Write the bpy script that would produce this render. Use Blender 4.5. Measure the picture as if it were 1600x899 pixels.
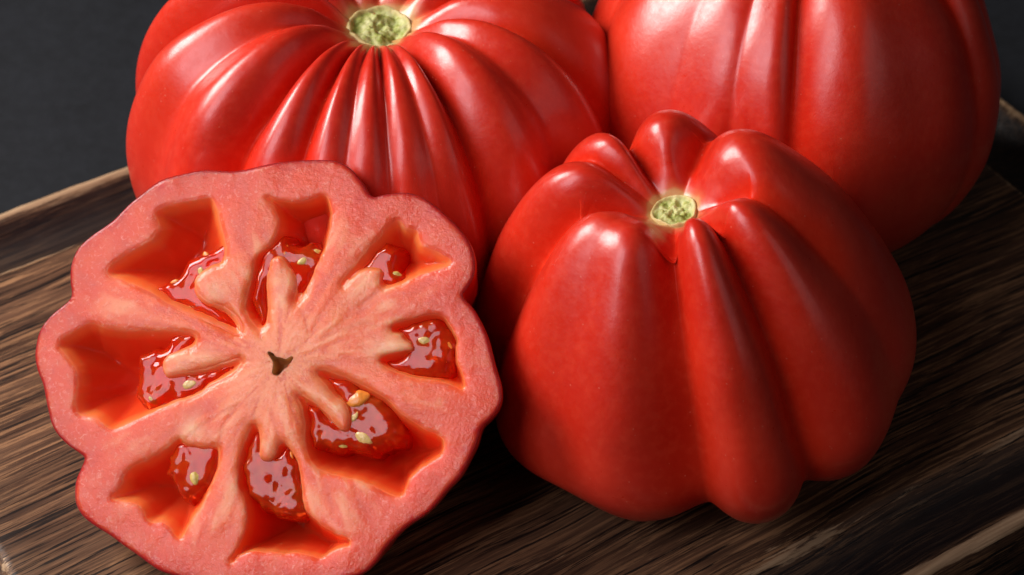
import bpy, bmesh, math, random
import numpy as np
from mathutils import Vector, Matrix, noise as mnoise
from mathutils.geometry import delaunay_2d_cdt

# ------------------------------------------------------------------ clearing
for o in list(bpy.data.objects):
    bpy.data.objects.remove(o)
S = bpy.context.scene
COL = S.collection
random.seed(7)
RNG = np.random.default_rng(11)

# ------------------------------------------------------------------ camera
PITCH, F, D = math.radians(43.0), 3400.0, 0.567
CAMP = np.array([0.0, -D * math.cos(PITCH), D * math.sin(PITCH)])
FW = np.array([0, math.cos(PITCH), -math.sin(PITCH)])
UP = np.array([0, math.sin(PITCH), math.cos(PITCH)])
RT = np.array([1.0, 0, 0])
cd = bpy.data.cameras.new('camera')
cam = bpy.data.objects.new('camera', cd)
COL.objects.link(cam)
cam.location = CAMP
cam.rotation_euler = (math.pi / 2 - PITCH, 0, 0)
cd.sensor_width = 36.0
cd.lens = 36.0 * F / 1600.0
cd.clip_start, cd.clip_end = 0.01, 20.0
cd.dof.use_dof = True
cd.dof.focus_distance = 0.492
cd.dof.aperture_fstop = 19.0
S.camera = cam

# ------------------------------------------------------------------ world, lamps, exposure
w = bpy.data.worlds.new('World')
S.world = w
w.use_nodes = True
w.node_tree.nodes['Background'].inputs[0].default_value = (1.0, 0.94, 0.90, 1)
w.node_tree.nodes['Background'].inputs[1].default_value = 0.027

def area(name, loc, target, sx, sy, power, col=(1, 1, 1), spread=180):
    l = bpy.data.lights.new(name, 'AREA')
    l.shape = 'RECTANGLE'
    l.size, l.size_y = sx, sy
    l.energy = power
    l.color = col
    l.spread = math.radians(spread)
    o = bpy.data.objects.new(name, l)
    COL.objects.link(o)
    o.location = loc
    d = Vector(target) - Vector(loc)
    o.rotation_euler = d.to_track_quat('-Z', 'Y').to_euler()
    return o

area('softbox_lamp', (-0.65, 0.13, 0.56), (-0.02, -0.03, 0.03), 0.38, 0.38, 9.6, (1.0, 0.965, 0.93))
area('front_softbox_lamp', (-0.60, -0.50, 0.70), (-0.02, -0.05, 0.03), 0.46, 0.60, 4.6, (0.97, 0.93, 1.0))
area('fill_softbox_lamp', (0.70, -0.42, 0.55), (0.03, -0.03, 0.03), 0.60, 0.50, 0.38, (1.0, 0.93, 0.92))
S.view_settings.view_transform = 'Standard'
S.view_settings.look = 'None'
S.view_settings.exposure = -0.12
S.view_settings.gamma = 1.0
S.view_settings.use_curve_mapping = False
S.render.engine = 'CYCLES'
S.cycles.use_denoising = True
S.cycles.max_bounces = 10
S.cycles.transmission_bounces = 8

# ------------------------------------------------------------------ helpers
def ray(px, py):
    d = RT * (px - 800.0) + UP * (449.5 - py) + FW * F
    return d

def at_z(px, py, z):
    d = ray(px, py)
    return CAMP + d * ((z - CAMP[2]) / d[2])

def sm(a, b, x):
    t = np.clip((x - a) / (b - a), 0, 1)
    return t * t * (3 - 2 * t)

def new_obj(name, verts, faces, mat, parent=None, smooth=True):
    me = bpy.data.meshes.new(name)
    me.from_pydata([tuple(map(float, v)) for v in verts], [], faces)
    me.update()
    if smooth:
        me.shade_smooth()
    o = bpy.data.objects.new(name, me)
    COL.objects.link(o)
    if mat:
        me.materials.append(mat)
    if parent:
        o.parent = parent
    return o

def attr(o, name, vals):
    a = o.data.attributes.new(name, 'FLOAT', 'POINT')
    a.data.foreach_set('value', np.asarray(vals, dtype=np.float32))

def thing(name, label, cat, loc, group=None):
    o = bpy.data.objects.new(name, None)
    o.empty_display_size = 0.01
    COL.objects.link(o)
    o.location = loc
    o['label'], o['category'] = label, cat
    if group:
        o['group'] = group
    return o

def closed_spline(pts, step, alpha_pass=1):
    """closed Catmull-Rom through pts, resampled to equal steps"""
    P = np.asarray(pts, float)
    n = len(P)
    out = []
    for i in range(n):
        p0, p1, p2, p3 = P[i - 1], P[i], P[(i + 1) % n], P[(i + 2) % n]
        for t in np.linspace(0, 1, 14, endpoint=False):
            out.append(0.5 * ((2 * p1) + (-p0 + p2) * t + (2 * p0 - 5 * p1 + 4 * p2 - p3) * t ** 2
                              + (-p0 + 3 * p1 - 3 * p2 + p3) * t ** 3))
    Q = np.array(out)
    for _ in range(alpha_pass):
        Q = 0.25 * np.roll(Q, 1, 0) + 0.5 * Q + 0.25 * np.roll(Q, -1, 0)
    L = np.linalg.norm(np.roll(Q, -1, 0) - Q, axis=1)
    c = np.concatenate([[0], np.cumsum(L)])
    m = max(12, int(round(c[-1] / step)))
    s = np.linspace(0, c[-1], m, endpoint=False)
    Qc = np.vstack([Q, Q[:1]])
    return np.column_stack([np.interp(s, c, Qc[:, k]) for k in range(P.shape[1])])

def inside(poly, pts):
    x, y = pts[:, 0], pts[:, 1]
    r = np.zeros(len(pts), bool)
    j = len(poly) - 1
    for i in range(len(poly)):
        xi, yi = poly[i]
        xj, yj = poly[j]
        if yi != yj:
            c = ((yi > y) != (yj > y)) & (x < (xj - xi) * (y - yi) / (yj - yi) + xi)
            r ^= c
        j = i
    return r

def dist_poly(poly, pts):
    A = np.asarray(poly)
    B = np.roll(A, -1, 0)
    best = np.full(len(pts), 1e9)
    for k in range(0, len(pts), 4000):
        p = pts[k:k + 4000]
        b = np.full(len(p), 1e9)
        for a0 in range(0, len(A), 200):
            a, d = A[a0:a0 + 200], (B - A)[a0:a0 + 200]
            L2 = (d * d).sum(1) + 1e-18
            t = np.clip(((p[:, None, :] - a) * d).sum(2) / L2, 0, 1)
            q = p[:, None, :] - (a + t[..., None] * d)
            b = np.minimum(b, np.sqrt((q * q).sum(2)).min(1))
        best[k:k + 4000] = b
    return best

def fbm(P, scale, octv=3, seed=0.0):
    out = np.zeros(len(P))
    for i, p in enumerate(P):
        out[i] = mnoise.fractal(Vector((p[0] * scale + seed, p[1] * scale - seed, p[2] * scale + 2 * seed)), 1.0, 2.0, octv)
    return out

# ------------------------------------------------------------------ materials
class M:
    def __init__(s, name):
        s.m = bpy.data.materials.new(name)
        s.m.use_nodes = True
        s.t = s.m.node_tree
        s.b = s.t.nodes['Principled BSDF']
    def n(s, typ, **kw):
        nd = s.t.nodes.new(typ)
        for k, v in kw.items():
            setattr(nd, k, v)
        return nd
    def l(s, a, b):
        s.t.links.new(a, b)
    def val(s, x):
        nd = s.n('ShaderNodeValue')
        nd.outputs[0].default_value = x
        return nd.outputs[0]
    def set(s, **kw):
        for k, v in kw.items():
            s.b.inputs[k.replace('_', ' ')].default_value = v
    def noise(s, vec, scale, detail=4, rough=0.55, dist=0.0, out='Fac'):
        nd = s.n('ShaderNodeTexNoise')
        nd.inputs['Scale'].default_value = scale
        nd.inputs['Detail'].default_value = detail
        nd.inputs['Roughness'].default_value = rough
        nd.inputs['Distortion'].default_value = dist
        if vec is not None:
            s.l(vec, nd.inputs['Vector'])
        return nd.outputs[out]
    def ramp(s, fac, stops, interp='LINEAR'):
        nd = s.n('ShaderNodeValToRGB')
        cr = nd.color_ramp
        cr.interpolation = interp
        while len(cr.elements) < len(stops):
            cr.elements.new(0.5)
        for e, (p, c) in zip(cr.elements, stops):
            e.position = p
            e.color = (*c, 1) if len(c) == 3 else c
        s.l(fac, nd.inputs[0])
        return nd.outputs[0]
    def mapr(s, v, a, b, c=0.0, d=1.0, smooth=False):
        nd = s.n('ShaderNodeMapRange')
        if smooth:
            nd.interpolation_type = 'SMOOTHSTEP'
        for k, x in zip(('From Min', 'From Max', 'To Min', 'To Max'), (a, b, c, d)):
            nd.inputs[k].default_value = x
        s.l(v, nd.inputs['Value'])
        return nd.outputs['Result']
    def mix(s, fac, a, b, mode='MIX'):
        nd = s.n('ShaderNodeMix', data_type='RGBA', blend_type=mode)
        for sock, v in ((nd.inputs[0], fac), (nd.inputs[6], a), (nd.inputs[7], b)):
            if isinstance(v, (int, float)):
                sock.default_value = v
            elif isinstance(v, tuple):
                sock.default_value = (*v, 1)
            else:
                s.l(v, sock)
        return nd.outputs[2]
    def math(s, op, a, b=0.0, c=0.0):
        nd = s.n('ShaderNodeMath', operation=op)
        for sock, v in zip(nd.inputs, (a, b, c)):
            if isinstance(v, (int, float)):
                sock.default_value = v
            else:
                s.l(v, sock)
        return nd.outputs[0]
    def coord(s, scale=None, rot=None, out='Object'):
        tc = s.n('ShaderNodeTexCoord')
        if scale is None and rot is None:
            return tc.outputs[out]
        mp = s.n('ShaderNodeMapping')
        if scale:
            mp.inputs['Scale'].default_value = scale
        if rot:
            mp.inputs['Rotation'].default_value = rot
        s.l(tc.outputs[out], mp.inputs['Vector'])
        return mp.outputs[0]
    def attr(s, name):
        nd = s.n('ShaderNodeAttribute', attribute_name=name)
        return nd.outputs['Fac']
    def bump(s, h, strength, dist, prev=None):
        nd = s.n('ShaderNodeBump')
        nd.inputs['Strength'].default_value = strength
        nd.inputs['Distance'].default_value = dist
        s.l(h, nd.inputs['Height'])
        if prev is not None:
            s.l(prev, nd.inputs['Normal'])
        s.l(nd.outputs[0], s.b.inputs['Normal'])
        return nd.outputs[0]
    def base(s, c):
        s.l(c, s.b.inputs['Base Color'])

def sss(m, weight, scale, radius=(1.0, 0.25, 0.12)):
    m.b.inputs['Subsurface Weight'].default_value = weight
    m.b.inputs['Subsurface Scale'].default_value = scale
    m.b.inputs['Subsurface Radius'].default_value = radius

def mat_skin():
    m = M('tomato_skin')
    co = m.coord()
    top = m.attr('top')            # distance from the stem scar in units of the fruit radius
    big = m.noise(co, 18, 3)
    red = m.mix(m.mapr(big, 0.35, 0.65), (0.62, 0.018, 0.006), (0.69, 0.034, 0.011))
    fine = m.noise(co, 420, 2)
    red = m.mix(m.mapr(fine, 0.45, 0.72, 0.0, 0.42), red, (0.74, 0.050, 0.020))
    # pale pin-prick lenticels
    vo = m.n('ShaderNodeTexVoronoi')
    vo.inputs['Scale'].default_value = 650
    m.l(co, vo.inputs['Vector'])
    dot = m.mapr(vo.outputs['Distance'], 0.06, 0.16, 1.0, 0.0)
    sel = m.math('GREATER_THAN', m.noise(co, 330, 1), 0.60)
    red = m.mix(m.math('MULTIPLY', m.math('MULTIPLY', dot, sel), 0.30), red, (0.85, 0.33, 0.22))
    # yellowish ring round the scar, running out along the rays
    wob = m.math('ADD', top, m.mapr(m.noise(co, 130, 3), 0.3, 0.7, -0.02, 0.02))
    col = m.ramp(wob, [(0.0, (0.62, 0.36, 0.12)), (0.128, (0.64, 0.30, 0.11)), (0.145, (0.66, 0.13, 0.05)), (0.20, (0.62, 0.03, 0.012))])
    k = m.mapr(wob, 0.12, 0.20, 1.0, 0.0, True)
    m.base(m.mix(k, red, col))
    m.set(Roughness=0.34, IOR=1.5)
    m.b.inputs['Specular IOR Level'].default_value = 0.65
    m.l(m.mapr(m.noise(co, 500, 4, 0.7), 0.3, 0.7, 0.27, 0.42), m.b.inputs['Roughness'])
    m.b.inputs['Coat Weight'].default_value = 0.25
    m.b.inputs['Coat Roughness'].default_value = 0.18
    fold = m.mapr(m.attr('fold'), 0.35, 0.85, 1.0, 0.08, True)
    m.l(m.math('MULTIPLY', fold, 0.65), m.b.inputs['Specular IOR Level'])
    m.l(m.math('MULTIPLY', fold, 0.25), m.b.inputs['Coat Weight'])
    sss(m, 0.12, 0.004, (1.0, 0.10, 0.05))
    m.bump(m.noise(co, 900, 2), 0.10, 0.0004, m.bump(m.noise(co, 60, 2), 0.06, 0.004))
    return m.m

def mat_scar():
    m = M('stem_scar')
    co = m.coord()
    r = m.attr('rad')
    nz = m.noise(co, 330, 4, 0.6)
    green = m.ramp(nz, [(0.30, (0.17, 0.19, 0.02)), (0.42, (0.36, 0.39, 0.085)), (0.55, (0.57, 0.56, 0.22)), (0.75, (0.68, 0.64, 0.35))])
    rim = m.mapr(r, 0.72, 0.92, 0, 1, True)
    m.base(m.mix(rim, green, (0.68, 0.52, 0.22)))
    m.set(Roughness=0.55)
    sss(m, 0.15, 0.002, (1, 0.7, 0.3))
    m.bump(nz, 0.35, 0.001)
    return m.m

def mat_flesh():
    m = M('tomato_flesh')
    co = m.coord()
    edge = m.attr('edge')          # millimetres to the skin
    core = m.attr('core')          # millimetres to the middle
    dep = m.attr('depth')          # millimetres below the cut
    fib = m.attr('fibre')          # strands that run out from the core
    wob = m.math('ADD', edge, m.mapr(m.noise(co, 160, 3), 0.25, 0.75, -2.5, 2.5))
    c1 = m.ramp(m.math('DIVIDE', wob, 30.0), [(0.0, (0.60, 0.032, 0.022)), (0.04, (0.70, 0.070, 0.034)), (0.24, (0.75, 0.095, 0.038)), (0.55, (0.83, 0.17, 0.068))])
    pale = m.mapr(m.math('ADD', core, m.mapr(m.noise(co, 220, 3), 0.25, 0.75, -9, 9)), 3, 22, 0.7, 0.0, True)
    c1 = m.mix(m.mapr(m.noise(co, 120, 4, 0.55, 0.6), 0.47, 0.62, 0, 0.6), c1, (0.72, 0.085, 0.028))
    c2 = m.mix(pale, c1, (0.86, 0.33, 0.16))
    c2 = m.mix(m.math('MULTIPLY', m.mapr(fib, 0.1, 0.6, 0, 0.8), m.mapr(edge, 4.0, 14.0, 0.12, 1.0, True)), c2, (0.87, 0.34, 0.18))
    c2 = m.mix(m.mapr(fib, -0.1, -0.55, 0, 0.6), c2, (0.66, 0.09, 0.05))
    vein = m.noise(co, 900, 4, 0.65, 1.0)
    c3 = m.mix(m.mapr(vein, 0.54, 0.70, 0, 0.40), c2, (0.92, 0.44, 0.32))
    c4 = m.mix(m.mapr(m.noise(co, 760, 4, 0.65, 0.8), 0.56, 0.74, 0, 0.40), c3, (0.56, 0.04, 0.025))
    pl = m.attr('placenta')
    c4 = m.mix(m.math('MULTIPLY', pl, m.mapr(m.noise(co, 350, 3), 0.3, 0.7, 0.25, 0.8)), c4, (0.84, 0.48, 0.28))
    slit = m.attr('slit')
    c4 = m.mix(m.mapr(edge, 0.35, 1.0, 0.85, 0.0, True), c4, (0.46, 0.012, 0.016))
    c4 = m.mix(m.math('MULTIPLY', slit, 0.45), c4, (0.62, 0.09, 0.03))
    c4 = m.mix(m.math('MULTIPLY', m.attr('lip'), m.mapr(m.noise(co, 300, 3), 0.3, 0.7, 0.35, 0.9)), c4, (0.80, 0.13, 0.035))
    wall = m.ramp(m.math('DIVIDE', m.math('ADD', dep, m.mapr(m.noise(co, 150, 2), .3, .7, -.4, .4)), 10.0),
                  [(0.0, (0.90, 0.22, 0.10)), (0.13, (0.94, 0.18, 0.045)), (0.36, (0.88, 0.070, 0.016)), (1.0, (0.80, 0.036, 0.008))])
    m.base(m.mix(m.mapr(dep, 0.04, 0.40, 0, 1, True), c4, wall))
    m.set(IOR=1.45)
    m.b.inputs['Specular IOR Level'].default_value = 0.42
    sss(m, 0.9, 0.008, (1.0, 0.24, 0.11))
    m.l(m.mapr(dep, 0.3, 3.0, 0.007, 0.021), m.b.inputs['Subsurface Scale'])
    flat = m.mapr(dep, 0.3, 1.5, 1.0, 0.15, True)
    h1 = m.math('MULTIPLY', m.noise(co, 1300, 3, 0.6, 0.3), flat)
    n1 = m.bump(h1, 0.30, 0.0005)
    n2 = m.n('ShaderNodeTexVoronoi', feature='SMOOTH_F1')
    n2.inputs['Scale'].default_value = 1100
    m.l(co, n2.inputs['Vector'])
    m.bump(m.math('MULTIPLY', n2.outputs['Distance'], flat), 0.08, 0.0003, n1)
    m.l(m.mapr(m.noise(co, 200, 3), 0.3, 0.7, 0.13, 0.24), m.b.inputs['Roughness'])
    return m.m

def mat_gel():
    m = M('seed_gel')
    co = m.coord()
    k = m.noise(co, 260, 2)
    m.base(m.mix(m.mapr(k, 0.4, 0.7), (0.86, 0.05, 0.008), (0.92, 0.13, 0.015)))
    m.set(Roughness=0.03, IOR=1.40)
    m.b.inputs['Transmission Weight'].default_value = 0.72
    m.b.inputs['Specular IOR Level'].default_value = 0.75
    sss(m, 0.5, 0.003, (1.0, 0.2, 0.08))
    m.bump(m.noise(co, 170, 2), 0.10, 0.001)
    return m.m

def mat_seed(name, col):
    m = M(name)
    co = m.coord()
    m.base(m.mix(m.mapr(m.noise(co, 600, 3), 0.3, 0.7), col, tuple(min(1, c * 1.5) for c in col)))
    m.set(Roughness=0.25)
    sss(m, 0.3, 0.001, (1, 0.7, 0.4))
    m.bump(m.noise(co, 900, 3), 0.4, 0.0004)
    return m.m

def mat_core():
    m = M('core_pit')
    co = m.coord()
    d = m.attr('depth')
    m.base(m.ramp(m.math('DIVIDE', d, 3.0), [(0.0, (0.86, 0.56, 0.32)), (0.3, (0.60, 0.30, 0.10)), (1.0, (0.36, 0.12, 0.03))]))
    m.set(Roughness=0.6)
    m.bump(m.noise(co, 700, 3), 0.6, 0.001)
    return m.m

def mat_wood():
    m = M('dark_oiled_wood')
    co = m.coord()
    def st(sx, sy):
        mp = m.n('ShaderNodeMapping')
        mp.inputs['Scale'].default_value = (sx, sy, sy)
        m.l(wv, mp.inputs['Vector'])
        return mp.outputs[0]
    # slight wander of the grain
    wn = m.n('ShaderNodeTexNoise')
    wn.inputs['Scale'].default_value = 9
    m.l(co, wn.inputs['Vector'])
    va = m.n('ShaderNodeVectorMath', operation='MULTIPLY_ADD')
    m.l(wn.outputs['Color'], va.inputs[0])
    va.inputs[1].default_value = (0.0, 0.012, 0.0)
    m.l(co, va.inputs[2])
    wv = va.outputs[0]
    broad = m.noise(st(6, 85), 1.0, 4, 0.55)
    region = m.noise(st(9, 26), 1.0, 2)
    streak = m.noise(st(17, 780), 1.0, 8, 0.68, 0.15)
    flake = m.noise(st(32, 900), 1.0, 7, 0.72, 0.2)
    pore = m.noise(st(36, 1250), 1.0, 4, 0.60)
    hair = m.noise(st(70, 2600), 1.0, 3, 0.6)
    c = m.ramp(broad, [(0.32, (0.040, 0.018, 0.010)), (0.5, (0.098, 0.046, 0.025)), (0.68, (0.165, 0.080, 0.043))])
    c = m.mix(m.mapr(streak, 0.50, 0.57, 0, 0.7), c, (0.22, 0.108, 0.053))
    fm = m.math('MULTIPLY', m.mapr(flake, 0.53, 0.555), m.mapr(region, 0.36, 0.50))
    c = m.mix(m.math('MULTIPLY', fm, 0.8), c, (0.38, 0.195, 0.092))
    c = m.mix(m.mapr(hair, 0.44, 0.64, 0.0, 0.5), c, (0.030, 0.018, 0.013))
    c = m.mix(m.mapr(streak, 0.44, 0.36, 0.0, 0.6), c, (0.013, 0.008, 0.007))
    c = m.mix(m.mapr(pore, 0.555, 0.60, 0.0, 0.92), c, (0.008, 0.006, 0.006))
    wear = m.attr('wear')
    wfac = m.mapr(m.math('ADD', wear, m.math('MULTIPLY_ADD', m.noise(st(24, 300), 1.0, 7, .72), 2.6, -1.3)), 0.42, 0.56)
    c = m.mix(wfac, c, m.mix(m.mapr(streak, .35, .65), (0.30, 0.175, 0.095), (0.55, 0.36, 0.21)))
    c = m.mix(m.math('MULTIPLY', m.attr('groove'), 0.86), c, (0.010, 0.008, 0.009))  # shade inside the juice groove, painted into the wood colour
    m.base(c)
    m.l(m.mapr(streak, 0.3, 0.7, 0.36, 0.55), m.b.inputs['Roughness'])
    m.set(IOR=1.45)
    m.b.inputs['Specular IOR Level'].default_value = 0.28
    h = m.math('SUBTRACT', m.math('MULTIPLY', streak, 1.0), m.math('MULTIPLY', m.mapr(pore, .5, .66), 0.5))
    m.bump(h, 0.32, 0.0006)
    return m.m

def mat_table():
    m = M('charcoal_surface')
    co = m.coord()
    n1 = m.noise(co, 45, 5, 0.6)
    n2 = m.noise(co, 260, 4, 0.6)
    c = m.ramp(n1, [(0.3, (0.0050, 0.0055, 0.0075)), (0.7, (0.010, 0.011, 0.0145))])
    c = m.mix(m.mapr(n2, 0.4, 0.7, 0, 0.5), c, (0.0135, 0.015, 0.0195))
    m.base(c)
    m.set(Roughness=0.75)
    m.b.inputs['Specular IOR Level'].default_value = 0.3
    m.bump(n2, 0.2, 0.001)
    return m.m

SKIN, SCAR, FLESH, GEL, CORE, WOOD, TABLE = (f() for f in (
    mat_skin, mat_scar, mat_flesh, mat_gel, mat_core, mat_wood, mat_table))

def mat_crack():
    m = M('dry_scar_tissue')
    m.base(m.ramp(m.noise(m.coord(), 900, 3), [(0.3, (0.60, 0.40, 0.26)), (0.7, (0.85, 0.72, 0.55))]))
    m.set(Roughness=0.6)
    return m.m
CRACK = mat_crack()

# ------------------------------------------------------------------ table and board
BT = 0.022                                             # board thickness
tb = new_obj('table', [(-3, -3, -BT), (3, -3, -BT), (3, 3, -BT), (-3, 3, -BT)], [(0, 1, 2, 3)], TABLE)
tb['kind'] = 'structure'

GA = math.atan2(2319 + 0.0, 0) if False else math.radians(32.6)
GU = np.array([math.cos(GA), math.sin(GA)])            # along the grain
GV = np.array([-math.sin(GA), math.cos(GA)])           # across, away from the camera

def board_ab(px, py):
    p = at_z(px, py, 0.0)[:2]
    return p @ GU, p @ GV

def build_board():
    # lips of the juice groove read off the photograph
    far_out = np.mean([board_ab(0, 340)[1], board_ab(210, 257)[1]])
    far_in = np.mean([board_ab(37, 417)[1], board_ab(125, 372)[1]])
    near_in = np.mean([board_ab(1250, 862)[1], board_ab(1600, 665)[1]])
    near_gr = np.mean([board_ab(1430, 899)[1], board_ab(1600, 800)[1]])
    right_out = np.mean([board_ab(1568, 158)[0], board_ab(1600, 186)[0]])
    right_in = np.mean([board_ab(1540, 252)[0], board_ab(1580, 288)[0]])
    left_in = board_ab(6, 880)[0]
    gw = 0.5 * ((far_out - far_in) + (near_in - near_gr))
    print('BOARD', far_out, far_in, near_in, near_gr, right_out, right_in, left_in, gw)
    a0, a1, b0, b1 = left_in, right_in, near_in, far_in
    ca, cb = 0.5 * (a0 + a1), 0.5 * (b0 + b1)
    loc = GU * ca + GV * cb
    root = thing('cutting_board', 'dark brown wooden cutting board with a juice groove, under the tomatoes', 'cutting board',
                 (loc[0], loc[1], -BT))
    root.rotation_euler = (0, 0, GA)
    ha, hb = 0.5 * (a1 - a0), 0.5 * (b1 - b0)
    wf, wn_, wr = far_out - far_in, near_in - near_gr, right_out - right_in
    # rings: (fraction of the groove width outwards, height, wear); beyond 1 = absolute
    prof = [(-0.35, 0.0, 0.0), (-0.10, 0.0, 0.05), (-0.03, -0.0002, 0.5), (0.01, -0.0010, 0.6), (0.08, -0.0028, 0.05), (0.24, -0.0048, 0), (0.45, -0.0058, 0),
            (0.62, -0.0052, 0), (0.78, -0.0030, 0.0), (0.86, -0.0012, 0.1), (0.93, -0.0004, 0.5), (0.98, 0.0, 1.0)]
    rim = [(0.0003, 0.0, 1.0), (0.0010, -0.0003, 1.0), (0.0016, -0.0010, 0.8), (0.0019, -0.0022, 0.1), (0.0019, -BT + 0.002, 0), (0.0010, -BT + 0.0002, 0)]
    N = 640
    verts, wear = [], []
    def loop(offset_fn, z, wv, k):
        for i in range(N):
            # point on a rounded rectangle, arc-length-ish parameter
            t = i / N * 4
            side, u = int(t), t - int(t)
            u2 = 2 * u - 1
            rc = 0.012
            if side == 0: p, nrm = np.array([u2 * ha, -hb]), 0
            elif side == 1: p, nrm = np.array([ha, u2 * hb]), 1
            elif side == 2: p, nrm = np.array([-u2 * ha, hb]), 2
            else: p, nrm = np.array([-ha, -u2 * hb]), 3
            # rounded corner
            q = p.copy()
            cx, cy = max(abs(q[0]) - (ha - rc), 0), max(abs(q[1]) - (hb - rc), 0)
            core = np.array([math.copysign(min(abs(q[0]), ha - rc), q[0]), math.copysign(min(abs(q[1]), hb - rc), q[1])])
            dv = np.array([cx * math.copysign(1, q[0]), cy * math.copysign(1, q[1])])
            dn = dv / (np.linalg.norm(dv) + 1e-12)
            q = core + dn * rc
            off = offset_fn(dn)
            wob = 0.0006 * mnoise.noise(Vector((q[0] * 60, q[1] * 60, k * 0.35))) + 0.0003 * mnoise.noise(Vector((q[0] * 220, q[1] * 220, k)))
            q = q + dn * (off + wob)
            verts.append((q[0], q[1], BT + z + (0.00012 * mnoise.noise(Vector((q[0] * 150, q[1] * 150, 3))) if z > -0.01 else 0)))
            wear.append(wv)
    def width(dn):
        return wr * dn[0] ** 2 + (wf if dn[1] > 0 else wn_) * dn[1] ** 2
    k = 0
    for f, z, wv in prof:
        loop(lambda dn, f=f: f * width(dn), z, wv, k); k += 1
    for f, z, wv in rim:
        loop(lambda dn, f=f: width(dn) + f, z, wv, k); k += 1
    R_ = len(prof) + len(rim)
    faces = []
    for r in range(R_ - 1):
        for i in range(N):
            j = (i + 1) % N
            faces.append((r * N + i, (r + 1) * N + i, (r + 1) * N + j, r * N + j)[::-1][::-1])
    faces.append(tuple(range(N)))
    faces.append(tuple(reversed(range((R_ - 1) * N, R_ * N))))
    me_faces = [tuple(f) for f in faces]
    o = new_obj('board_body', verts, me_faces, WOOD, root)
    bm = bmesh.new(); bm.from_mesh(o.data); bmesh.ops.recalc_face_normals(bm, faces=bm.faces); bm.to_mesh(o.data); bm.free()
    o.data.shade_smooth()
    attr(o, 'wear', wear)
    groove_shade = [0, 0, 0, 0.1, 0.6, 1, 1, 1, 1, 0.8, 0.3, 0] + [0, 0, 0, 0.2, 0.3, 0.3]  # strength of the painted groove shade, ring by ring
    attr(o, 'groove', np.repeat(groove_shade, N))
    return root
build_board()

# ------------------------------------------------------------------ whole tomatoes
def catmull(pts, n):
    P = np.asarray(pts, float)
    P = np.vstack([2 * P[0] - P[1], P, 2 * P[-1] - P[-2]])
    out = []
    m = len(P) - 3
    for s in np.linspace(0, m, n):
        i = min(int(s), m - 1); t = s - i
        p0, p1, p2, p3 = P[i:i + 4]
        out.append(0.5 * ((2 * p1) + (-p0 + p2) * t + (2 * p0 - 5 * p1 + 4 * p2 - p3) * t ** 2 + (-p0 + 3 * p1 - 3 * p2 + p3) * t ** 3))
    return np.array(out)

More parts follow.
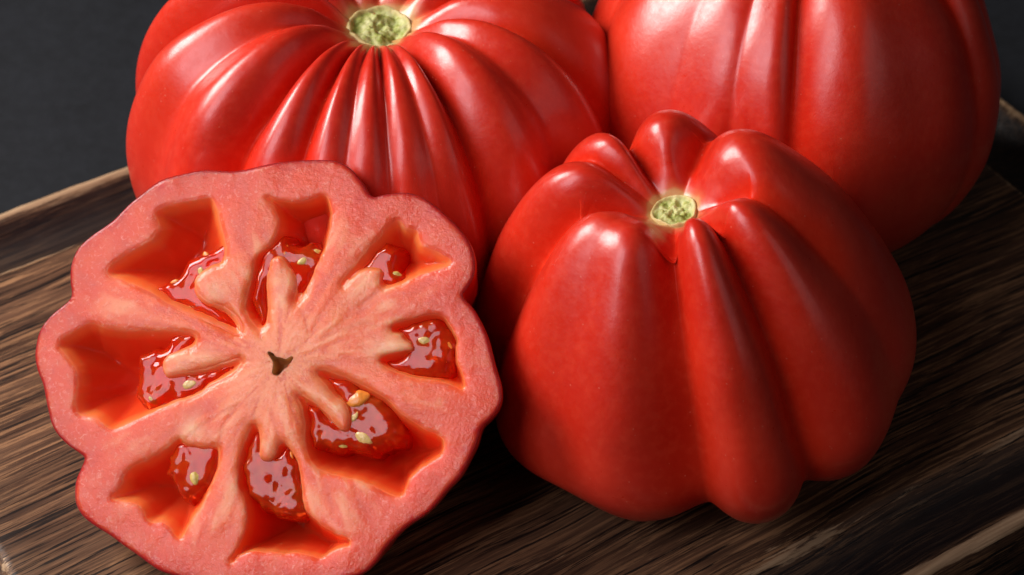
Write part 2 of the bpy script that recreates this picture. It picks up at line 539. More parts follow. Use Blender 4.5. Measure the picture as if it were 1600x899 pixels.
def tomato(label, px, py, zc, halfw, prof, grooves, tilt=(0, 0), radial=(), bumps=(), wts=(0.55, 1.0, 0.75, 0.35), scar_r=0.12,
           soft=0.10, seed=1.0, NF=512, NT=170, crack=None, scar_pow=1.0):
    c = at_z(px, py, zc)
    depth = (c - CAMP) @ FW
    R = halfw * depth / F
    base = catmull(prof, NT)                            # (r, z) rows, in units of R
    base[:, 0] = np.clip(base[:, 0], 0.0, None)
    tang = np.gradient(base, axis=0)
    nr, nz = tang[:, 1] * -1, tang[:, 0]                # outward normal of the profile curve
    ln = np.sqrt(nr ** 2 + nz ** 2) + 1e-9
    nr, nz = nr / ln, nz / ln
    # orient outward
    sgn = np.sign(nz[2]) if abs(nz[2]) > 0.1 else 1
    nr, nz = nr * sgn, nz * sgn
    ieq = int(np.argmax(base[:, 0]))
    s = np.arange(NT) / (NT - 1.0)
    seq = s / s[ieq]                                    # 0 top, 1 equator, 2+ bottom
    r = base[:, 0]
    W = np.where(np.arange(NT) <= ieq, wts[0] + (wts[1] - wts[0]) * sm(0.15, 0.5, seq), 1.0)
    W = np.where((seq > 0.5), wts[1] + (wts[2] - wts[1]) * sm(0.5, 1.0, seq), W)
    W = np.where(seq > 1.0, wts[2] + (wts[3] - wts[2]) * sm(1.0, 1.0 / s[ieq] * 0.95, seq), W)
    W = W * sm(scar_r * 0.75, scar_r * 2.4, r)
    W = np.where(seq > 1.0, W * sm(0.0, 0.25, r), W)
    phi = np.arange(NF) / NF * 2 * math.pi
    G = sorted(grooves, key=lambda g: g[0])
    at = np.radians([g[0] for g in G]); ae = np.radians([g[1] for g in G]); dp = np.array([g[2] for g in G]); fd = np.array([g[3] if len(g) > 3 else 1.0 for g in G])
    P = np.zeros((NT, NF, 3)); T = np.zeros((NT, NF)); FO = np.zeros((NT, NF))
    for k in range(NT):
        f = sm(0.1, 1.0, np.array([seq[k]]))[0]
        a = at + (ae - at) * f
        a = np.concatenate([a, [a[0] + 2 * math.pi]])
        fk = sm(0.3, 0.9, np.array([seq[k]]))[0]
        dq = dp * (1 + (fd - 1) * fk)
        d = np.concatenate([dq, [dq[0]]])
        ph = (phi - a[0]) % (2 * math.pi) + a[0]
        i = np.clip(np.searchsorted(a, ph, side='right') - 1, 0, len(G) - 1)
        gap = a[i + 1] - a[i]
        u = (ph - a[i]) / gap
        x = np.minimum(u, 1 - u) * 2
        dd = np.where(u < 0.5, d[i], d[i + 1])
        xe = np.clip(np.sqrt(x * x + soft * soft), 0, 1)
        fx = (1 - np.sqrt(np.clip(1 - (1 - xe) ** 2, 0, 1))) / (1 - math.sqrt(1 - (1 - soft) ** 2))
        amt = dd * fx * W[k]
        FO[k] = fx * sm(0.02, 0.06, dd * W[k])
        rad = np.ones(NF)
        for (ang, amp, width) in radial:
            dlt = (phi - math.radians(ang) + math.pi) % (2 * math.pi) - math.pi
            rad += amp * np.exp(-(dlt / math.radians(width)) ** 2) * sm(0.15, 0.6, np.array([seq[k]]))[0]
        bmp = np.zeros(NF)
        for (ang, sq, amp, wa, wsq) in bumps:
            dlt = (phi - math.radians(ang) + math.pi) % (2 * math.pi) - math.pi
            bmp += amp * np.exp(-(dlt / math.radians(wa)) ** 2 - ((seq[k] - sq) / wsq) ** 2)
        rr = r[k] * rad + nr[k] * (bmp - amt)
        rr = np.maximum(rr, r[k] * 0.25)
        zz = base[k, 1] + nz[k] * (bmp - amt)
        P[k, :, 0] = rr * np.cos(phi); P[k, :, 1] = rr * np.sin(phi); P[k, :, 2] = zz
        T[k] = np.where(seq[k] < 1.2, rr, 9.0)
    V = P.reshape(-1, 3)
    lump = fbm(V, 1.6, 2, seed * 3.1)
    rl = np.linalg.norm(V, axis=1, keepdims=True) + 1e-9
    V = V + V / rl * (lump * 0.020 * np.clip(V[:, 0] ** 2 + V[:, 1] ** 2, 0, 0.4) * 2.5)[:, None]
    # tilt of the axis: degrees towards the camera, degrees to the right
    rot = np.array(Matrix.Rotation(math.radians(tilt[1]), 3, 'Y') @ Matrix.Rotation(math.radians(tilt[0]), 3, 'X'))
    V = V @ rot.T * R
    zmin = V[:, 2].min()
    c2 = at_z(px, py, -zmin - 0.0004)
    root = thing('tomato', label, 'tomato', (c2[0], c2[1], 0.0), 'whole tomatoes on the board')
    V[:, 2] += -zmin - 0.0004
    faces = []
    for k in range(NT - 1):
        a0, b0 = k * NF, (k + 1) * NF
        for i in range(NF):
            j = (i + 1) % NF
            faces.append((a0 + i, b0 + i, b0 + j, a0 + j))
    o = new_obj('skin', V, faces, SKIN, root)
    attr(o, 'top', T.reshape(-1) * 0.12 / scar_r)
    attr(o, 'fold', FO.reshape(-1))
    if crack is not None:
        col = int(round(crack / 360 * NF)) % NF
        rows = [k for k in range(NT) if seq[k] < 0.5 and scar_r * 0.95 < r[k] < scar_r * 1.5]
        cv, cf = [], []
        for q, k in enumerate(rows):
            half = 0.00036 * (1 - (q / (len(rows) - 1)) ** 2) + 0.00004
            p = V[k * NF + col]
            tdir = V[k * NF + (col + 3) % NF] - V[k * NF + (col - 3) % NF]; tdir /= np.linalg.norm(tdir)
            for sx, up in ((-1.6, -0.0005), (-0.7, 0.0006), (0.7, 0.0006), (1.6, -0.0005)):
                cv.append(p + tdir * half * sx + np.array([0, -0.3, 1.0]) * up)
        for q in range(len(rows) - 1):
            for e in range(3):
                cf.append((q * 4 + e, q * 4 + e + 1, q * 4 + e + 5, q * 4 + e + 4))
        new_obj('cracked_ridge', cv, cf, CRACK, root)
    print('TOMATO', label[:24], 'R', round(R, 4), 'c', c2.round(4), 'zmax', V[:, 2].max().round(4))
    # stem scar: a lumpy little cushion in the hollow
    nr_, nf_ = 26, 72
    sv, sf, rad_ = [], [], []
    z0 = float(np.interp(scar_r, r[:ieq], base[:ieq, 1]))
    for a in range(nr_):
        q = a / (nr_ - 1)
        for b in range(nf_):
            an = b / nf_ * 2 * math.pi
            out = 1.0 + 0.10 * mnoise.noise(Vector((math.cos(an) * 1.3, math.sin(an) * 1.3, seed)))
            x, y = q * scar_r * 1.06 * out * math.cos(an), q * scar_r * 1.06 * out * math.sin(an)
            z = -0.010 + 0.030 * scar_r / 0.12 * (mnoise.fractal(Vector((x * 22 / scar_r * .12, y * 22 / scar_r * .12, seed * 2)), 1.0, 2.0, 3)) * (1 - q ** 4) * scar_pow
            z += 0.013 * math.exp(-((q - 0.88) / 0.08) ** 2) - 0.03 * max(0, (q - 0.93)) / 0.07
            sv.append((x, y, z0 + z)); rad_.append(q)
    sv = np.array(sv) @ rot.T * R
    sv[:, 2] += -zmin - 0.0004
    for a in range(nr_ - 1):
        for b in range(nf_):
            b2 = (b + 1) % nf_
            sf.append((a * nf_ + b, (a + 1) * nf_ + b, (a + 1) * nf_ + b2, a * nf_ + b2))
    so = new_obj('stem_scar', sv, sf, SCAR, root)
    attr(so, 'rad', rad_)
    return root, P, seq, rot, R, zmin

PROF_FRONT = [(0.0, 0.555), (0.05, 0.56), (0.115, 0.61), (0.18, 0.69), (0.26, 0.785), (0.36, 0.83), (0.48, 0.78), (0.62, 0.62), (0.78, 0.36), (0.92, 0.05),
              (1.0, -0.22), (0.98, -0.40), (0.86, -0.55), (0.62, -0.63), (0.30, -0.63), (0.0, -0.58)]
tomato('red ribbed tomato with a small cream scar on top, whole, right of the cut half', 1083, 482, 0.043, 347, PROF_FRONT,
       [(63, 59, 0.16, 0.7), (117, 113, 0.14), (147, 145, 0.075), (186, 184, 0.18), (269, 267, 0.20), (308, 298, 0.16), (346, 336, 0.14, 0.30)],
       tilt=(-1, -11.5), scar_r=0.104, seed=1.3, wts=(0.62, 1.0, 0.78, 0.42), soft=0.18, NF=640, NT=190, radial=[(188, 0.07, 40), (160, 0.08, 28), (240, 0.02, 30)],
       bumps=[(228, 0.85, -0.055, 13, 0.45), (205, 0.95, 0.02, 12, 0.4), (252, 0.7, 0.02, 12, 0.4), (206, 1.2, -0.13, 24, 0.16), (330, 0.9, -0.015, 8, 0.5), (328, 0.42, -0.055, 16, 0.22), (288, 0.36, -0.03, 18, 0.22)])

PROF_BACK = [(0.0, 0.355), (0.06, 0.36), (0.13, 0.41), (0.20, 0.47), (0.30, 0.54), (0.45, 0.575), (0.63, 0.53), (0.82, 0.38), (0.95, 0.13), (1.0, -0.12),
             (0.97, -0.36), (0.84, -0.56), (0.60, -0.68), (0.30, -0.68), (0.0, -0.62)]
tomato('large red tomato with many ribs round a green scar, behind the cut half', 592, 163, 0.042, 385, PROF_BACK,
       [(20, 20, 0.10), (55, 55, 0.10), (95, 95, 0.12), (128, 130, 0.12), (163, 162, 0.12), (185, 181, 0.22), (210, 209, 0.04), (240, 232, 0.14), (253, 251, 0.075), (262, 264, 0.028),
        (271, 276, 0.042), (280, 288, 0.020), (290, 300, 0.090), (322, 321, 0.03), (346, 343, 0.08)],
       tilt=(3, 3), scar_r=0.125, seed=2.7, wts=(0.85, 1.0, 0.62, 0.15), soft=0.20, radial=[(5, 0.045, 45)], bumps=[(174, 0.6, 0.03, 9, 0.35), (197, 0.8, 0.03, 7, 0.35), (219, 0.7, 0.025, 6, 0.35), (313, 0.6, 0.03, 8, 0.4), (335, 0.7, 0.025, 8, 0.4)], NF=640, NT=180)

PROF_RIGHT = [(0.0, 0.55), (0.06, 0.55), (0.12, 0.56), (0.20, 0.64), (0.32, 0.72), (0.50, 0.72), (0.70, 0.60), (0.87, 0.36), (0.97, 0.08), (1.0, -0.15),
              (0.96, -0.42), (0.82, -0.66), (0.58, -0.80), (0.30, -0.80), (0.0, -0.75)]
tomato('smooth broad-ribbed red tomato, top cut by the frame, rearmost on the right', 1234, 95, 0.045, 326, PROF_RIGHT,
       [(15, 15, 0.10), (60, 60, 0.10), (110, 110, 0.10), (150, 150, 0.10), (190, 190, 0.04), (228, 228, 0.012), (247, 247, 0.022), (264, 264, 0.10), (326, 326, 0.06), (348, 348, 0.05)],
       tilt=(-14, 0), radial=[(236, -0.05, 22)], bumps=[(280, 0.75, 0.05, 13, 0.6), (254, 0.8, -0.02, 9, 0.6)], scar_r=0.12, seed=4.1, wts=(0.9, 1.0, 0.7, 0.2), soft=0.10)

# ------------------------------------------------------------------ the cut half
NRM = np.array([-0.21, -0.61, 0.76]); NRM /= np.linalg.norm(NRM)
OUTLINE = [(320, 266), (370, 267), (425, 255), (480, 250), (520, 251), (545, 262), (565, 285), (580, 307), (600, 304), (635, 301), (665, 312), (700, 340), (727, 370),
           (740, 400), (740, 430), (728, 452), (722, 463), (740, 485), (760, 525), (772, 570), (782, 605), (781, 632), (768, 652), (752, 669), (744, 695), (730, 724), (717, 747),
           (698, 767), (681, 788), (664, 804), (638, 821), (618, 839), (600, 859), (586, 879), (565, 897), (530, 909), (480, 915), (420, 916), (350, 913), (300, 906),
           (259, 896), (239, 886), (216, 869), (193, 853), (170, 836), (146, 821), (128, 806), (118, 788), (116, 770), (118, 750), (126, 731), (131, 716), (123, 708),
           (106, 696), (90, 680), (80, 663), (74, 640), (70, 620), (66, 600), (58, 580), (54, 560), (55, 542), (62, 515), (80, 492), (106, 470), (111, 458), (109, 440),
           (110, 415), (120, 390), (140, 370), (175, 345), (200, 320), (225, 300), (250, 282), (285, 272)]
CAV = {
 'A': [(165, 425), (195, 400), (230, 380), (248, 362), (249, 348), (243, 334), (258, 323), (300, 315), (327, 309), (336, 320), (343, 350), (348, 366), (352, 388), (347, 412),
       (327, 418), (309, 432), (304, 449), (310, 464), (328, 475), (343, 480), (357, 488), (371, 503), (374, 521), (353, 512), (338, 506), (320, 497), (291, 486), (260, 472), (238, 457), (200, 440)],
 'B': [(416, 308), (430, 314), (455, 318), (482, 314), (506, 305), (514, 318), (515, 342), (508, 380), (498, 403), (479, 446), (468, 464), (459, 474), (463, 457), (465, 438), (457, 424),
       (440, 400), (423, 403), (418, 418), (414, 438), (416, 486), (412, 506), (402, 510), (391, 498), (383, 480), (385, 464), (397, 430), (397, 412), (405, 397), (424, 384), (436, 358), (434, 332)],
 'C': [(609, 351), (622, 345), (629, 351), (634, 358), (650, 361), (652, 373), (659, 385), (675, 391), (704, 408), (691, 417), (670, 424), (650, 430), (634, 438), (620, 445), (604, 449),
       (593, 446), (595, 424), (579, 420), (557, 427), (536, 448), (535, 440), (554, 418), (573, 392), (597, 368)],
 'D': [(612, 512), (622, 505), (646, 500), (666, 494), (688, 495), (697, 503), (712, 530), (710, 541), (712, 566), (718, 580), (722, 592), (723, 608), (708, 600), (688, 594), (660, 590),
       (626, 582), (606, 574), (594, 564), (608, 555), (638, 550), (646, 545), (642, 536), (630, 528), (626, 521), (616, 518)],
 'E': [(464, 618), (482, 627), (505, 642), (514, 655), (536, 674), (545, 668), (547, 650), (541, 631), (522, 616), (503, 593), (496, 581), (516, 583), (549, 596), (576, 609), (607, 629), (625, 647),
       (654, 667), (671, 676), (689, 685), (691, 693), (687, 711), (671, 720), (654, 731), (640, 745), (633, 760), (624, 775), (605, 768), (580, 756), (556, 747), (527, 741), (500, 733),
       (484, 714), (478, 694), (477, 665), (473, 638)],
 'F': [(395, 664), (402, 675), (403, 701), (403, 716), (416, 722), (429, 716), (439, 694), (448, 699), (461, 717), (467, 741), (469, 768), (471, 781), (477, 800), (493, 816), (520, 835), (544, 844),
       (545, 852), (531, 854), (515, 860), (500, 871), (488, 867), (467, 862), (432, 863), (397, 859), (377, 863), (358, 881), (370, 862), (380, 843), (387, 814), (385, 784), (376, 768), (373, 747),
       (376, 712), (384, 690)],
 'G': [(173, 778), (186, 766), (200, 735), (215, 726), (240, 715), (262, 700), (280, 684), (286, 692), (318, 700), (341, 700), (337, 738), (327, 760), (315, 787), (298, 811), (284, 840), (276, 838),
       (266, 824), (251, 814), (233, 816), (224, 797), (215, 787), (200, 783)],
 'H': [(90, 536), (118, 517), (142, 505), (165, 514), (190, 517), (240, 518), (303, 521), (300, 542), (264, 553), (253, 570), (262, 589), (280, 585), (305, 582), (331, 576), (371, 562), (374, 569),
       (358, 585), (328, 598), (318, 608), (300, 620), (275, 627), (253, 636), (233, 645), (205, 658), (177, 670), (160, 660), (145, 650), (119, 646), (122, 600), (119, 576), (108, 560)],
 'core': [(419, 552), (427, 551), (432, 556), (441, 560), (457, 558), (453, 567), (444, 576), (434, 588), (426, 584), (426, 570)],
}
GELS = {
 'A': [(228, 450), (248, 438), (268, 426), (280, 410), (284, 402), (300, 390), (325, 380), (343, 370), (362, 372), (362, 420), (335, 440), (330, 460), (360, 480), (385, 510), (380, 528), (338, 512), (300, 496), (262, 479)],
 'B': [(388, 420), (405, 385), (425, 368), (437, 357), (448, 362), (455, 374), (470, 377), (481, 371), (493, 379), (503, 392), (515, 400), (480, 455), (460, 485), (440, 440), (424, 450), (420, 500), (402, 520), (385, 470)],
 'C': [(548, 424), (580, 385), (600, 372), (618, 384), (626, 400), (624, 416), (636, 430), (632, 446), (600, 458), (575, 440)],
 'D': [(606, 512), (650, 494), (690, 490), (718, 525), (716, 550), (714, 568), (694, 596), (650, 596), (606, 582), (590, 560), (625, 545), (620, 525)],
 'E': [(490, 575), (540, 588), (572, 604), (592, 620), (614, 640), (624, 662), (626, 685), (616, 696), (598, 701), (580, 710), (545, 709), (512, 707), (482, 702), (472, 680), (468, 640), (458, 612), (500, 630), (530, 650), (520, 620)],
 'F': [(368, 715), (390, 670), (405, 672), (425, 700), (445, 685), (468, 715), (478, 745), (478, 775), (485, 803), (452, 813), (425, 811), (400, 797), (385, 786), (372, 768), (366, 745)],
 'G': [(250, 705), (282, 680), (330, 680), (350, 690), (346, 738), (330, 765), (312, 776), (295, 792), (275, 781), (262, 765), (250, 742), (250, 722)],
 'H': [(204, 570), (212, 550), (232, 534), (248, 535), (262, 512), (312, 515), (300, 550), (290, 572), (372, 556), (380, 568), (332, 606), (300, 628), (270, 640), (236, 648), (214, 641), (203, 616), (202, 590)],
}
# px, py, length mm, width mm, angle in the picture (deg), tone
SEEDS = [('H', 291, 600, 4.2, 2.2, 25, 0), ('H', 250, 607, 5.0, 2.2, 15, 1), ('E', 566, 684, 4.6, 2.6, -14, 0), ('E', 556, 622, 6.0, 4.0, 30, 1), ('E', 551, 650, 3.0, 1.8, 70, 0),
         ('G', 303, 746, 3.6, 2.6, -70, 2), ('D', 664, 531, 4.2, 2.2, 12, 0), ('D', 694, 537, 3.6, 2.0, -20, 1), ('B', 474, 405, 4.2, 1.9, 40, 2), ('B', 441, 392, 3.6, 2.4, 90, 1),
         ('A', 308, 421, 3.0, 2.0, -60, 2), ('A', 318, 399, 2.8, 1.6, -40, 1), ('F', 386, 856, 3.6, 1.8, 10, 2), ('F', 401, 722, 3.0, 1.6, 80, 1), ('F', 429, 728, 3.4, 1.5, 75, 1), ('F', 449, 717, 3.8, 1.5, -75, 1),
         ('F', 414, 752, 3.2, 1.4, 80, 1), ('G', 320, 702, 2.4, 1.4, 60, 2),
         ('A', 270, 440, 2.8, 1.6, 20, 1), ('A', 297, 480, 2.6, 1.4, -20, 1), ('B', 408, 430, 2.8, 1.4, 80, 1), ('B', 488, 392, 2.6, 1.5, 30, 2), ('C', 604, 398, 3.0, 1.8, 60, 1), ('C', 616, 428, 2.6, 1.6, 10, 2),
         ('D', 650, 566, 3.0, 1.7, 5, 1), ('D', 690, 560, 2.6, 1.5, -30, 1), ('E', 592, 652, 3.2, 1.8, 40, 1), ('E', 500, 680, 3.0, 1.8, 70, 1), ('E', 530, 694, 2.8, 1.5, -10, 2), ('F', 440, 780, 3.0, 1.7, 30, 1),
         ('F', 398, 765, 2.6, 1.4, -60, 2), ('G', 278, 730, 2.8, 1.6, 60, 1), ('H', 225, 575, 3.0, 1.7, 80, 1), ('H', 236, 625, 2.8, 1.6, -20, 2), ('H', 318, 583, 2.6, 1.2, 20, 1)]

def build_half():
    ex = np.cross([0, 0, 1.0], NRM); ex /= np.linalg.norm(ex)     # roughly to the right in the picture
    if ex[0] < 0: ex = -ex
    ey = np.cross(NRM, ex)
    Pc = at_z(430, 575, 0.045)
    def onplane(pts, off=0.0):
        o = Pc + NRM * off
        out = []
        for x, y in pts:
            d = ray(x, y)
            t = ((o - CAMP) @ NRM) / (d @ NRM)
            q = CAMP + d * t - Pc
            out.append((q @ ex, q @ ey))
        return np.array(out)
    # slide the plane so that its lowest edge clears the board by a few millimetres
    for _ in range(3):
        O2 = onplane(OUTLINE)
        zlow = (Pc[2] + O2[:, 0] * ex[2] + O2[:, 1] * ey[2]).min()
        Pc = at_z(430, 575, Pc[2] - (zlow - 0.006))
    OUT = closed_spline(onplane(OUTLINE), 0.0007, 2)
    zz = Pc[2] + OUT[:, 0] * ex[2] + OUT[:, 1] * ey[2]
    print('HALF centre', Pc.round(4), 'rim z', zz.min().round(4), zz.max().round(4), 'size', np.ptp(OUT, axis=0).round(4))
    root = thing('tomato_half', 'halved red tomato showing its wet pink cut face, seeds and chambers', 'tomato half', (Pc[0], Pc[1], Pc[2]))
    root.rotation_euler = Matrix((ex, ey, NRM)).transposed().to_euler()
    # local space: x, y in the cut plane, z out of the cut face
    mid = onplane([(435, 570)])[0]
    # ---- skin behind
    DM = 0.040
    cen = OUT.mean(0)
    rings = [(1.0, -0.0005), (1.002, -0.0010), (1.0, -0.002), (0.988, -0.005), (0.966, -0.009), (0.94, -0.013)]
    for t in np.linspace(0.1, 1.0, 30):
        rings.append((0.94 * math.cos(t * math.pi / 2) ** 0.62 if t < 1 else 0.0, -0.013 - (DM - 0.013) * math.sin(t * math.pi / 2)))
    low = NRM[2]
    sv, sf = [], []
    n = len(OUT)
    # the back is softly ribbed like the outline and flattened where it rests on the board
    for k, (s, d) in enumerate(rings):
        smooth_ = OUT.copy()
        for p in OUT:
            q = cen + (p - cen) * s
            v = np.array([q[0], q[1], d])
            zw = Pc[2] + v[0] * ex[2] + v[1] * ey[2] + v[2] * NRM[2]
            if zw < 0.0012:
                lift = (0.0012 - zw)
                v[2] += lift / NRM[2] if False else 0
                v = v + np.array([ex[2], ey[2], NRM[2]]) * lift
            sv.append(v)
    for k in range(len(rings) - 1):
        for i in range(n):
            j = (i + 1) % n
            sf.append((k * n + i, (k + 1) * n + i, (k + 1) * n + j, k * n + j))
    so = new_obj('skin', sv, [f[::-1] for f in sf], SKIN, root)
    bm = bmesh.new(); bm.from_mesh(so.data); bmesh.ops.remove_doubles(bm, verts=bm.verts, dist=1e-6); bmesh.ops.recalc_face_normals(bm, faces=bm.faces)
    bm.to_mesh(so.data); bm.free(); so.data.shade_smooth()
    attr(so, 'top', np.full(len(so.data.vertices), 9.0))
    # ---- triangulation of the cut face with its chambers
    loops = {k: closed_spline(onplane(v), 0.00042 if k != 'core' else 0.0003, 26 if k != 'core' else 1) for k, v in CAV.items()}
    # a little raggedness on the knife edge
    for k, L in loops.items():
        nrm = np.roll(L, -1, 0) - np.roll(L, 1, 0)
        nrm = np.column_stack([nrm[:, 1], -nrm[:, 0]]); nrm /= np.linalg.norm(nrm, axis=1)[:, None] + 1e-9
        jit = np.array([mnoise.fractal(Vector((p[0] * 420, p[1] * 420, ord(k[0]))), 1.0, 2.0, 2) for p in L])
        area2 = (L[:, 0] * np.roll(L[:, 1], -1) - np.roll(L[:, 0], -1) * L[:, 1]).sum()
        loops[k] = L + nrm * ((jit * (0.00022 if k != 'core' else 0.0005)) + math.copysign(0.00055 if k != 'core' else 0.0, area2))[:, None]
    pts, edges = [], []
    def add_loop(L):
        b = len(pts)
        pts.extend(map(tuple, L))
        edges.extend((b + i, b + (i + 1) % len(L)) for i in range(len(L)))
    add_loop(OUT)
    for L in loops.values(): add_loop(L)
    allc = np.vstack(list(loops.values()))
    h = 0.0006
    lo, hi = OUT.min(0), OUT.max(0)
    gx, gy = np.meshgrid(np.arange(lo[0], hi[0], h), np.arange(lo[1], hi[1], h * 0.866))
    gx = gx + (np.arange(gx.shape[0]) % 2)[:, None] * h * 0.5
    g = np.column_stack([gx.ravel(), gy.ravel()]) + RNG.normal(0, h * 0.08, (gx.size, 2))
    g = g[inside(OUT, g)]
    dmin = dist_poly(OUT, g)
    for L in loops.values():
        dmin = np.minimum(dmin, dist_poly(L, g))
    g = g[dmin > 0.00095]
    # offset rings beside each chamber edge
    extra = []
    for k, L in loops.items():
        nrm = np.roll(L, -1, 0) - np.roll(L, 1, 0)
        nrm = np.column_stack([nrm[:, 1], -nrm[:, 0]]); nrm /= np.linalg.norm(nrm, axis=1)[:, None] + 1e-9
        for off in (0.00016, 0.00036, 0.00065):
            for sg in (-1, 1):
                E = L + nrm * off * sg
                dm = np.full(len(E), 1e9)
                for L2 in loops.values():
                    dm = np.minimum(dm, dist_poly(L2, E))
                dm = np.minimum(dm, dist_poly(OUT, E))
                ok = dm > off * 0.93
                extra.append(E[ok])
    nrm = np.roll(OUT, -1, 0) - np.roll(OUT, 1, 0)
    nrm = np.column_stack([nrm[:, 1], -nrm[:, 0]]); nrm /= np.linalg.norm(nrm, axis=1)[:, None]
    for off in (0.00025, 0.0006):
        for sg in (-1, 1):
            E = OUT + nrm * off * sg
            ok = inside(OUT, E) & (dist_poly(OUT, E) > off * 0.93)
            extra.append(E[ok])
    pts.extend(map(tuple, g))
    for E in extra: pts.extend(map(tuple, E))
    res = delaunay_2d_cdt([Vector(p) for p in pts], edges, [], 0, 1e-7)
    V2 = np.array([(v[0], v[1]) for v in res[0]])
    tri = np.array([f for f in res[2] if len(f) == 3])
    cen_t = V2[tri].mean(1)
    ins = inside(OUT, cen_t)
    which = np.full(len(tri), -1)
    keys = list(loops)
    for i, k in enumerate(keys):
        which[inside(loops[k], cen_t)] = i
    # orientation
    a = V2[tri[:, 1]] - V2[tri[:, 0]]; b = V2[tri[:, 2]] - V2[tri[:, 0]]
    flip = (a[:, 0] * b[:, 1] - a[:, 1] * b[:, 0]) < 0
    tri[flip] = tri[flip][:, ::-1]
    ok_area = np.abs(a[:, 0] * b[:, 1] - a[:, 1] * b[:, 0]) > 1e-13
    dout = dist_poly(OUT, V2)
    dcav = {k: dist_poly(loops[k], V2) for k in keys}
    incav = {k: inside(loops[k], V2) & (dcav[k] > 2e-7) for k in keys}
    dn = np.min([dcav[k] for k in keys if k != 'core'], axis=0)
    rel = np.linalg.norm(V2 - mid, axis=1)
    # relief of the flesh
    P3 = np.column_stack([V2, np.zeros(len(V2))])
    z = 0.00030 * fbm(P3, 70, 2, 1.7) + 0.00007 * fbm(P3, 480, 2, 5.2)
    z -= 0.00025 * np.exp(-dn / 0.00050)
    z = z * sm(0, 0.001, dout) - 0.0005 * np.exp(-dout / 0.00030)
    slit = np.zeros(len(V2))
    for line in [[(283, 690), (310, 668), (345, 645), (372, 632)], [(341, 700), (347, 668), (366, 640)], [(395, 664), (398, 640), (405, 622)], [(440, 694), (428, 660), (424, 640)],
                 [(463, 470), (478, 500), (482, 520)], [(536, 446), (515, 470), (497, 500), (488, 520)], [(600, 449), (560, 480), (528, 508), (505, 520)],
                 [(594, 564), (550, 560), (505, 550)], [(612, 512), (570, 505), (530, 516), (505, 530)], [(374, 566), (392, 562)], [(374, 520), (388, 535)], [(402, 510), (408, 530)]]:
        q = onplane(line)
        dl = np.full(len(V2), 1e9); 
        for a_, b_ in zip(q[:-1], q[1:]):
            dd_ = b_ - a_
            t_ = np.clip(((V2 - a_) @ dd_) / (dd_ @ dd_), 0, 1)
            dl = np.minimum(dl, np.linalg.norm(V2 - a_ - t_[:, None] * dd_, axis=1))
        slit = np.maximum(slit, np.exp(-(dl / 0.0004) ** 2))
    slit *= 0.75 + 0.5 * fbm(P3, 300, 2, 8.0)
    slit = np.clip(slit, 0, 1)
    z -= 0.00018 * slit
    dirn = (V2 - mid) / (rel[:, None] + 1e-6)
    fibre = fbm(np.column_stack([dirn * 11.0, rel * 90]), 1.0, 3, 6.3)
    z += 0.00010 * fibre * sm(0, 0.001, dout)
    lip = np.exp(-dn / 0.0008) * (1 - sm(0.020, 0.030, rel))
    z -= 0.0004 * np.exp(-dn / 0.0012) * (1 - sm(0.016, 0.026, rel))
    def part(name, mask, zz, mat, extra_attr):
        T = tri[mask & ok_area]
        used = np.unique(T)
        remap = -np.ones(len(V2), int); remap[used] = np.arange(len(used))
        o = new_obj(name, np.column_stack([V2[used], zz[used]]), [tuple(t) for t in remap[T].tolist()], mat, root)
        for an, av in extra_attr.items():
            attr(o, an, av[used])
        return o
    # pale seed-bearing columns: flesh that lies near gel on the core side of a chamber
    plc = np.zeros(len(V2))
    for (x, y, rx) in [(335, 450, 7), (437, 440, 7), (435, 470, 6), (565, 440, 7), (550, 460, 5), (615, 535, 6), (590, 545, 6), (285, 565, 8), (320, 560, 5), (525, 640, 6), (508, 615, 5), (418, 700, 5), (300, 670, 6)]:
        q = onplane([(x, y)])[0]
        plc = np.maximum(plc, np.exp(-((V2 - q) ** 2).sum(1) / (rx * 0.0005) ** 2))
    s_frac = np.clip(1 - dout / (dout + rel + 1e-9), 0, 1)
    zb = -(0.010 + (DM - 0.012) * np.sqrt(np.clip(1 - s_frac ** 2, 0, 1))) * 0.88
    depth = np.zeros(len(V2))
    for i, k in enumerate(keys):
        d = dcav[k]
        if k == 'core':
            dep = 0.0045 * (1 - np.exp(-d / 0.0005)) + 0.0004 * fbm(P3, 900, 2, 3)
            dep = np.where(d < 2e-7, 0, np.abs(dep))
            part('core_pit', which == i, z - dep, CORE, {'depth': dep * 1000})
        else:
            mx = {'A': 0.0130, 'B': 0.0135, 'C': 0.0100, 'D': 0.009, 'E': 0.0165, 'F': 0.0180, 'G': 0.0130, 'H': 0.0140}[k]
            wd = {'A': 0.0062, 'B': 0.0040, 'C': 0.0046, 'D': 0.0024, 'E': 0.0044, 'F': 0.0040, 'G': 0.0050, 'H': 0.0060}[k]
            dep = mx * (1 - np.exp(-np.power(d / wd, 1.40)))
            dep = np.minimum(dep, np.maximum(-zb - 0.001, 0.002))
            dep *= 1 + 0.10 * fbm(P3, 160, 2, 9.0)
            depth = np.where(incav[k], dep, depth)
    # one closed body of flesh: cut face, chamber walls and the back against the skin
    keep = ins & ok_area & (which != keys.index('core'))
    T = tri[keep]
    used = np.unique(T)
    remap = -np.ones(len(V2), int); remap[used] = np.arange(len(used))
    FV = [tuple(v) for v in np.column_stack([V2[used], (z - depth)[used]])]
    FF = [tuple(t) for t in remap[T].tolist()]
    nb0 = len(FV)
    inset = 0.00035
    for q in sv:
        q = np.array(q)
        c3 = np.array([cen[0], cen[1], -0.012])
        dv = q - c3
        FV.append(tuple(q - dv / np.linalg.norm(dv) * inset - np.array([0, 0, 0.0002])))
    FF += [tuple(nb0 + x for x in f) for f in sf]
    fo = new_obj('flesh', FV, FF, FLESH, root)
    ext = len(FV) - nb0
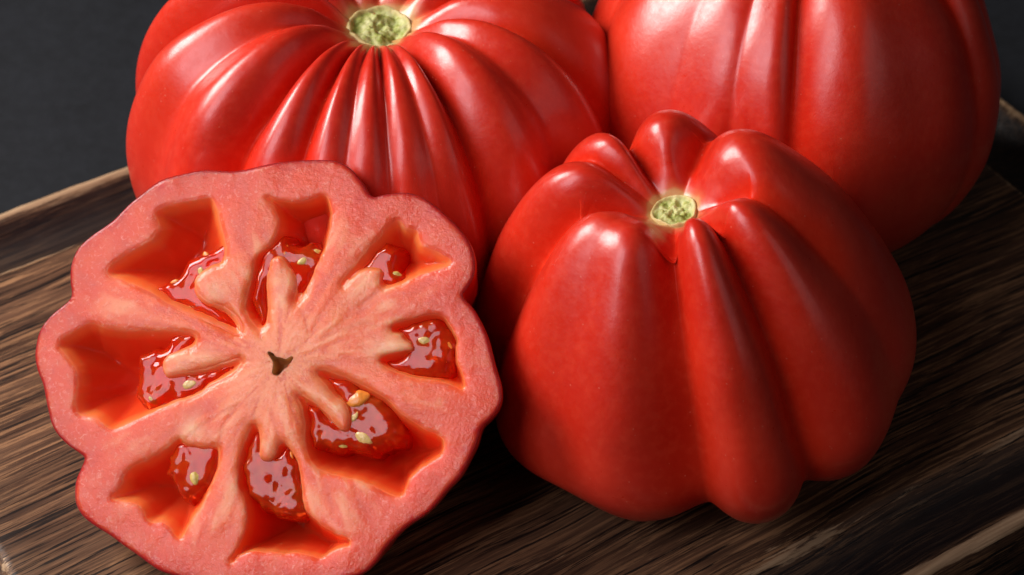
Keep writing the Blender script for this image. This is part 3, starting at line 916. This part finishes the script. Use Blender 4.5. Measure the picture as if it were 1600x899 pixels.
    for an, av, fill in (('edge', dout * 1000, 0.0), ('core', rel * 1000, 60.0), ('placenta', plc, 0.0), ('depth', depth * 1000, 0.0), ('slit', slit, 0.0), ('fibre', fibre, 0.0), ('lip', lip, 0.0)):
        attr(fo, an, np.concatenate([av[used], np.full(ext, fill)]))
    # ---- gel
    seedm = [mat_seed('seed_cream', (0.52, 0.34, 0.12)), mat_seed('seed_amber', (0.62, 0.20, 0.03)), mat_seed('seed_olive', (0.50, 0.34, 0.09))]
    gel_objs = {}
    for k, poly in GELS.items():
        L = closed_spline(onplane(poly), 0.0004, 2)
        gn = np.roll(L, -1, 0) - np.roll(L, 1, 0)
        gn = np.column_stack([gn[:, 1], -gn[:, 0]]); gn /= np.linalg.norm(gn, axis=1)[:, None] + 1e-9
        L = L + gn * np.array([0.0011 * mnoise.fractal(Vector((p[0] * 260, p[1] * 260, ord(k))), 1.0, 2.0, 2) for p in L])[:, None]
        lo, hi = L.min(0), L.max(0)
        hh = 0.00045
        gx, gy = np.meshgrid(np.arange(lo[0], hi[0], hh), np.arange(lo[1], hi[1], hh))
        g = np.column_stack([gx.ravel(), gy.ravel()]) + RNG.normal(0, hh * .05, (gx.size, 2))
        g = g[inside(L, g)]
        g = g[dist_poly(L, g) > 0.00025]
        nb = len(L)
        res = delaunay_2d_cdt([Vector(p) for p in L] + [Vector(p) for p in g], [(i, (i + 1) % nb) for i in range(nb)], [], 1, 1e-7)
        v = np.array([(p[0], p[1]) for p in res[0]])
        t = np.array([f for f in res[2] if len(f) == 3])
        a = v[t[:, 1]] - v[t[:, 0]]; b = v[t[:, 2]] - v[t[:, 0]]
        fl = (a[:, 0] * b[:, 1] - a[:, 1] * b[:, 0]) < 0
        t[fl] = t[fl][:, ::-1]
        d = dist_poly(L, v)
        P = np.column_stack([v, np.zeros(len(v))])
        z = -0.0011 + 0.00060 * fbm(P, 130, 3, 2.0 + ord(k)) - 0.0040 * np.exp(-(d / 0.0011) ** 1.5) - 0.0022 * np.exp(-d / 0.0004)
        z = np.minimum(z, -0.00045)
        go = new_obj('gel', np.column_stack([v, z]), [tuple(x) for x in t.tolist()], GEL, root)
        # thickness: close it with a lower sheet
        bm = bmesh.new(); bm.from_mesh(go.data)
        ret = bmesh.ops.extrude_face_region(bm, geom=bm.faces[:])
        for e in ret['geom']:
            if isinstance(e, bmesh.types.BMVert):
                e.co.z -= 0.006
        bmesh.ops.recalc_face_normals(bm, faces=bm.faces)
        bm.to_mesh(go.data); bm.free(); go.data.shade_smooth()
        gel_objs[k] = (go, v, z)
    for (k, x, y, L, W, ang, tone) in SEEDS:
        go, v, z = gel_objs[k]
        q = onplane([(x, y)])[0]
        i = int(np.argmin(((v - q) ** 2).sum(1)))
        zt = z[i] if ((v[i] - q) ** 2).sum() < 0.001 ** 2 else -0.010
        zt = max(zt, -0.006) if zt > -0.009 else zt
        bm = bmesh.new()
        bmesh.ops.create_uvsphere(bm, u_segments=24, v_segments=14, radius=1.0)
        for vv in bm.verts:
            X = vv.co.x
            tap = 1.0 - 0.38 * max(0, X) ** 1.5
            vv.co = Vector((X * L * 0.0005, vv.co.y * W * 0.0005 * tap, vv.co.z * W * 0.00026 * tap))
            vv.co += vv.co.normalized() * 0.00012 * mnoise.noise(vv.co * 1500)
        me = bpy.data.meshes.new('seed'); bm.to_mesh(me); bm.free(); me.shade_smooth()
        me.materials.append(seedm[tone])
        o = bpy.data.objects.new('seed', me); COL.objects.link(o); o.parent = go
        o.location = (q[0], q[1], zt + (-0.00035 if tone == 0 else -0.0004 if tone == 2 else -0.0006))
        o.rotation_euler = (random.uniform(-.25, .25), random.uniform(-.2, .2), math.radians(ang))
build_half()
